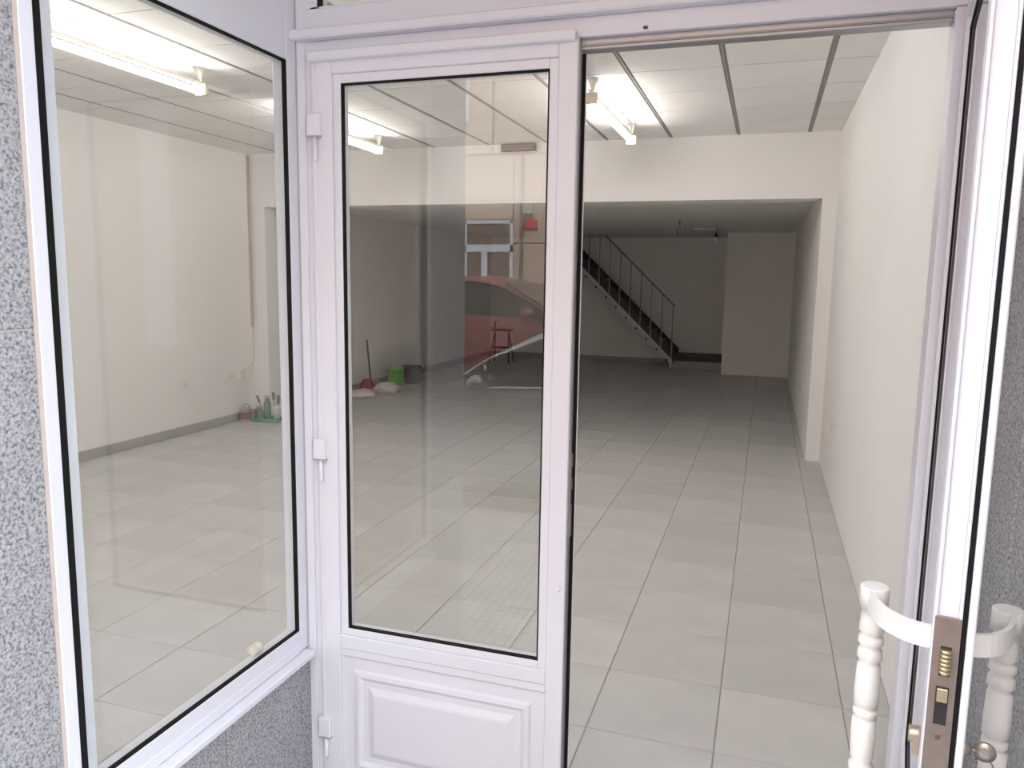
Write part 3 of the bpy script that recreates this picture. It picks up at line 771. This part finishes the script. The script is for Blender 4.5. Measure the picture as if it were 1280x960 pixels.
# small folding step stool near the end wall
sl_ = empty('step_stool', (-4.80, 14.05, 0)); tag(sl_, 'small dark folding step stool with red top near end wall', 'step stool')
for x in (-0.17, 0.17):
    bm = bmesh.new(); tube(bm, [(x * 1.15, -0.16, 0.0), (x * .8, 0.0, 0.62)], 0.014, 8); obj('leg', bm, 'black_metal', sl_)
    bm = bmesh.new(); tube(bm, [(x * 1.15, 0.16, 0.0), (x * .8, 0.0, 0.60)], 0.014, 8); obj('leg', bm, 'black_metal', sl_)
obj('top', B((-0.20, 0.20, -0.09, 0.09, 0.60, 0.64), bev=0.006), 'dark_red', sl_)
obj('step', B((-0.15, 0.15, -0.15, -0.04, 0.28, 0.31), bev=0.004), 'black_metal', sl_)
bm = bmesh.new(); tube(bm, [(-0.15, 0.02, 0.62), (-0.15, 0.02, 0.78), (-0.10, 0.02, 0.80)], 0.014, 8); obj('grip', bm, 'dark_red', sl_)

# ================================================================ street, mirrored in the glass
ZP = -0.05
pv = empty('pavement', (0, 0, ZP)); struct(pv, 'narrow pavement of small-pad grey pavers outside the shop', 'pavement')
obj('bed', B((-8, 4, -1.12, YF + 0.02, -0.2, -0.012)), 'pavement', pv)
bm = bmesh.new(); bx(bm, 0.001, 0.199, 0.001, 0.199, -0.03, -0.004)
for i in range(4):
    for j in range(4):
        bx(bm, 0.006 + i * 0.049, 0.044 + i * 0.049, 0.008 + j * 0.049, 0.041 + j * 0.049, -0.005, 0.0)
for f in bm.faces: f.material_index = 0 if f.calc_center_median().z > -0.0035 else 1
pm = bpy.data.meshes.new('paver'); bm.to_mesh(pm); bm.free(); pm.materials.append(MATS['paver']); pm.materials.append(MATS['paver_groove'])
for i in range(-12, 8):
    for j in range(-5, 9):
        x, y = i * 0.2, j * 0.2 - 0.1
        if y + 0.2 > YF + 0.02: continue
        p = bpy.data.objects.new('paver', pm); COL.objects.link(p); p.parent = pv; p.location = (x, y, 0)
o = box('floor_porch', (XW - 0.01, 0.47, YF + 0.02, 1.97, -0.2, -0.045), 'porch_stone'); struct(o, 'plain grey stone floor of the entrance porch', 'floor')
kb = empty('kerb', (0, -1.12, ZP)); struct(kb, 'pale kerb along the pavement edge', 'kerb')
for i in range(-8, 4): box('kerbstone', (i * 1.0 + 0.003, i * 1.0 + 0.997, -0.13, 0.0, -0.2, 0.0), 'kerb', kb, bev=0.008)
o = box('road', (-30, 30, -8.4, -1.24, -0.30, -0.17), 'asphalt'); struct(o, 'asphalt street in front of the shop', 'road')
o = box('pavement_far', (-30, 30, -10.4, -8.4, -0.30, -0.02), 'pavement'); struct(o, 'pavement on the opposite side of the street', 'pavement')

def car(name, loc, face, paint, label, length, width, height, belt, stn, trim='chrome'):
    """stations: (x, roof_z or belt_z, greenhouse half width factor) along the length from nose (x=0) to tail"""
    c = empty(name, loc, face); tag(c, label, 'car')
    hw = width / 2
    rings = []
    bm = bmesh.new()
    n = 40
    def interp(tab, x):
        for (a, va), (b2, vb) in zip(tab, tab[1:]):
            if a <= x <= b2:
                t = (x - a) / (b2 - a); t = t * t * (3 - 2 * t) * 0.35 + t * 0.65
                return va + (vb - va) * t
        return tab[-1][1]
    deck, top, wid = stn
    for i in range(n + 1):
        x = length * i / n
        zb = 0.22 + 0.10 * max(0, (0.35 - x) / 0.35) + 0.10 * max(0, (x - length + 0.35) / 0.35)
        zk = interp(deck, x); zt = max(interp(top, x), zk + 0.004); w_ = interp(wid, x) * hw
        wr = w_ * (0.97 - 0.22 * (zt - zk) / (height - belt))
        prof = [(0.0, zb), (w_ * .86, zb), (w_ * .97, zb + .10), (w_, zb + (zk - zb) * .55), (w_ * .975, zk - .02), (w_ * .95, zk),
                (wr + (w_ * .95 - wr) * .12, zk + (zt - zk) * .88), (wr * .9, zt - 0.012 * min(1, (zt - zk) * 5)), (wr * .5, zt), (0.0, zt + .006)]
        full = prof + [(-y, z) for y, z in prof[-2:0:-1]]
        rings.append([bm.verts.new((x, y, z)) for y, z in full])
    for a, b2 in zip(rings, rings[1:]):
        m_ = len(a)
        for k in range(m_):
            f = bm.faces.new((a[k], a[(k + 1) % m_], b2[(k + 1) % m_], b2[k])); f.smooth = True
    bm.faces.new(rings[0][::-1]); bm.faces.new(rings[-1])
    obj('body', bm, paint, c)
    # side glass and chrome arch
    def side_pt(x, f, s, off):
        zk = interp(deck, x); zt = max(interp(top, x), zk + 0.004); w_ = interp(wid, x) * hw
        wr = w_ * (0.97 - 0.22 * (zt - zk) / (height - belt))
        y0, y1 = w_ * .95, wr + (w_ * .95 - wr) * .12
        return Vector((x, s * (y0 + (y1 - y0) * f + off), zk + (zt - zk) * .88 * f))
    cab = [x for x in [length * i / 80 for i in range(81)] if interp(top, x) - interp(deck, x) > 0.09]
    xa, xz = cab[0], cab[-1]
    xm = (xa + xz) / 2 + 0.05
    for s in (-1, 1):
        for p0, p1 in ((xa, xm - 0.04), (xm + 0.04, xz)):
            bm = bmesh.new(); prev = None
            for i in range(17):
                x = p0 + (p1 - p0) * i / 16
                q = [bm.verts.new(side_pt(x, .10, s, .006)), bm.verts.new(side_pt(x, .93, s, .006))]
                if prev: bm.faces.new((prev[0], prev[1], q[1], q[0]))
                prev = q
            w__ = obj('side_window', bm, 'car_glass', c)
        bm = bmesh.new()
        tube(bm, [side_pt(xa + (xz - xa) * i / 30, .97, s, .008) for i in range(31)], 0.013, 6); obj('window_arch', bm, trim, c)
        bm = bmesh.new()
        tube(bm, [side_pt(xa + (xz - xa) * i / 30, .06, s, .012) for i in range(31)], 0.011, 6); obj('waist_trim', bm, trim, c)
        # mirror
        mpnt = side_pt(xa + 0.18, .15, s, .10)
        bm = bmesh.new(); bmesh.ops.create_icosphere(bm, subdivisions=2, radius=1)
        for v in bm.verts: v.co = Vector((v.co.x * .07 + mpnt.x, v.co.y * .10 + mpnt.y, v.co.z * .065 + mpnt.z + .03))
        for f in bm.faces: f.smooth = True
        obj('door_mirror', bm, paint, c)
        bm = bmesh.new(); bx(bm, xm + .16, xm + .34, s * hw * .965 - .02, s * hw * .965 + .025, belt - .13, belt - .10, bev=.004); obj('door_handle', bm, paint, c)
        for wx in (0.82, length - 0.86):
            bm = bmesh.new()
            a, b2 = sorted((s * (hw - 0.20), s * (hw + 0.005)))
            lathe(bm, [(.24, a), (.31, a + .01), (.315, b2 - .02), (.29, b2)], (wx, 0, .31), 28, 'Y'); wh = obj('wheel', bm, 'tyre', c)
            bm = bmesh.new(); yy = s * (hw + .006); lathe(bm, [(.20, yy - .004), (.205, yy), (.06, yy + s * .012), (.03, yy + s * .014)], (wx, 0, .31), 20, 'Y'); obj('rim', bm, 'rim', wh)
        bm = bmesh.new(); bx(bm, .05, .32, s * hw * .62 - .12, s * hw * .62 + .12, .60, .72, bev=.03); obj('headlight', bm, 'lamp_glass', c)
        bm = bmesh.new(); bx(bm, length - .20, length + .005, s * hw * .70 - .11, s * hw * .70 + .11, .68, .85, bev=.03); obj('tail_light', bm, 'tail_red', c)
    # windscreens
    def screen(x0, x1, nm):
        bm = bmesh.new(); prev = None
        for i in range(9):
            x = x0 + (x1 - x0) * i / 8
            zk = interp(deck, x); zt = max(interp(top, x), zk + .004); w_ = interp(wid, x) * hw
            wr = w_ * (0.97 - 0.22 * (zt - zk) / (height - belt)) * .84
            q = [bm.verts.new((x, y * wr, zt + .006 + (.006 if y == 0 else 0))) for y in (-1, -.5, 0, .5, 1)]
            if prev:
                for k in range(4): bm.faces.new((prev[k], prev[k + 1], q[k + 1], q[k]))
            prev = q
        obj(nm, bm, 'car_glass', c)
    rt = max(z for x, z in top)
    fx0 = cab[0] - .03; fx1 = [x for x in cab if interp(top, x) > rt - .08][0]
    rx1 = cab[-1] + .03; rx0 = [x for x in cab if interp(top, x) > rt - .08][-1]
    screen(fx0, fx1, 'windscreen'); screen(rx0, rx1, 'rear_screen')
    obj('bumper', B((-.03, .12, -hw * .80, hw * .80, .24, .42), bev=.03), 'car_trim', c)
    obj('bumper', B((length - .12, length + .03, -hw * .80, hw * .80, .26, .44), bev=.03), 'car_trim', c)
    obj('number_plate', B((length + .028, length + .036, -.26, .26, .50, .61)), 'lamp_glass', c)
    return c
W_ = [(0, .70), (.25, .90), (.8, .985), (1.6, 1.0), (3.2, 1.0), (3.9, .95), (4.3, .80), (4.6, .8)]
# silver saloon, nose towards -X, parked at the kerb
car('saloon_car', (-3.42, -2.19, -0.17), 0.0, 'car_silver', 'silver saloon car parked at the kerb outside the shop', 4.35, 1.76, 1.54, 0.98,
    ([(0, .62), (.3, .80), (1.2, .95), (1.6, .98), (3.5, 1.02), (4.1, 1.00), (4.35, .86)],
     [(0, .62), (1.05, .94), (1.25, 1.03), (1.6, 1.27), (1.95, 1.43), (2.3, 1.52), (2.65, 1.54), (3.1, 1.50), (3.55, 1.30), (3.9, 1.04), (4.35, .87)], W_))
# red hatchback, nose towards +X, on the far side
car('hatchback_car', (-1.20, -5.40, -0.17), math.pi, 'car_red', 'red hatchback car parked across the street', 4.25, 1.78, 1.80, 1.36,
    ([(0, .85), (.3, 1.08), (1.0, 1.26), (1.4, 1.34), (3.6, 1.38), (4.25, 1.22)],
     [(0, .85), (.9, 1.23), (1.08, 1.34), (1.4, 1.56), (1.75, 1.74), (2.1, 1.80), (3.2, 1.78), (3.7, 1.62), (4.05, 1.42), (4.25, 1.23)], W_), trim='car_trim')

# opposite building
bd = empty('building', (0, -10.2, 0)); tag(bd, 'sandstone-clad building across the street with a white glazed entrance', 'building')
obj('wall', B((-16, 10, -0.6, -0.03, -0.05, 12.0)), 'sandstone_joint', bd)
DX0, DX1, DZ = -5.61, -4.60, 2.70
xs = [-10.43, -9.2, -8.0, -6.8, DX0 - 0.0, DX1 + 0.0, -4.43, -3.2, -2.0, -0.8, 0.4]
zs = [-0.02, 0.75, 1.5, 2.265, 3.05, 3.9]
for xa, xb in zip(xs, xs[1:]):
    for za, zb in zip(zs, zs[1:]):
        z_0, z_1 = za, zb
        if xa == DX0:
            if zb <= DZ: continue
            z_0 = max(za, DZ)
        box('stone_panel', (xa + .012, xb - .012, -0.04, 0.0, z_0 + .012, z_1 - .012), 'sandstone', bd, bev=.004)
for k, xa in enumerate([-15.9, -13.2] + [-10.43 + 2.7 * i for i in range(7)]):
    obj('upper_panel', B((xa + .02, xa + 2.68, -0.04, 0.0, 3.92, 11.95), bev=.006), 'sandstone', bd)
for k, xa in enumerate([-15.9, -13.2, 0.42, 3.1, 5.8]):
    obj('stone_panel', B((xa + .02, xa + 2.66, -0.04, 0.0, 0.0, 3.9), bev=.006), 'sandstone', bd)
for xa in (-9.4, -6.7, -4.0, -1.3, 1.4):
    for zz in (4.5, 7.0, 9.5):
        wv = obj('window', B((xa, xa + 1.2, 0.0, 0.05, zz, zz + 1.4), bev=.01), 'white_lacquer', bd)
        obj('window_pane', B((xa + .08, xa + .57, .05, .056, zz + .08, zz + 1.32), (xa + .63, xa + 1.12, .05, .056, zz + .08, zz + 1.32)), 'dark_window', wv)
dr = obj('entrance', B((DX0, DX0 + .07, -.10, .0, 0, DZ), (DX1 - .07, DX1, -.10, .0, 0, DZ), (DX0, DX1, -.10, .0, 2.10, 2.24), (DX0, DX1, -.10, .0, 2.63, DZ), (-5.24, -5.12, -.10, .0, 0, 2.10), (DX0, DX1, -.10, 0, 0, .16), bev=.006), 'white_lacquer', bd)
obj('entrance_glass', B((DX0 + .07, DX1 - .07, -.075, -.065, .1, 2.64)), 'dark_window', dr)
for k in range(5): obj('curtain_strip', B((-5.07 + k * .085, -5.035 + k * .085, -.063, -.055, .3, 2.08)), 'curtain', dr)
for k in range(7): obj('vent_bar', B((-5.30 + k * .09, -5.265 + k * .09, -.063, -.05, 2.26, 2.62)), 'curtain', dr)
bm = bmesh.new(); lathe(bm, [(.05, -.06), (.05, -.05)], (-5.40, 0, 1.72), 14, 'Y'); obj('round_sticker', bm, 'lamp_glass', dr)
box('sign_plate', (-4.38, -4.12, 0.0, .05, 2.52, 2.70), 'sign_red', bd, bev=.03)
box('meter_box', (-4.39, -4.21, 0.0, .12, 2.80, 3.02), 'shutter_grey', bd, bev=.01)
box('drain_pipe', (-4.46, -4.40, 0.0, .06, 0.0, 3.9), 'sandstone_joint', bd, bev=.01)
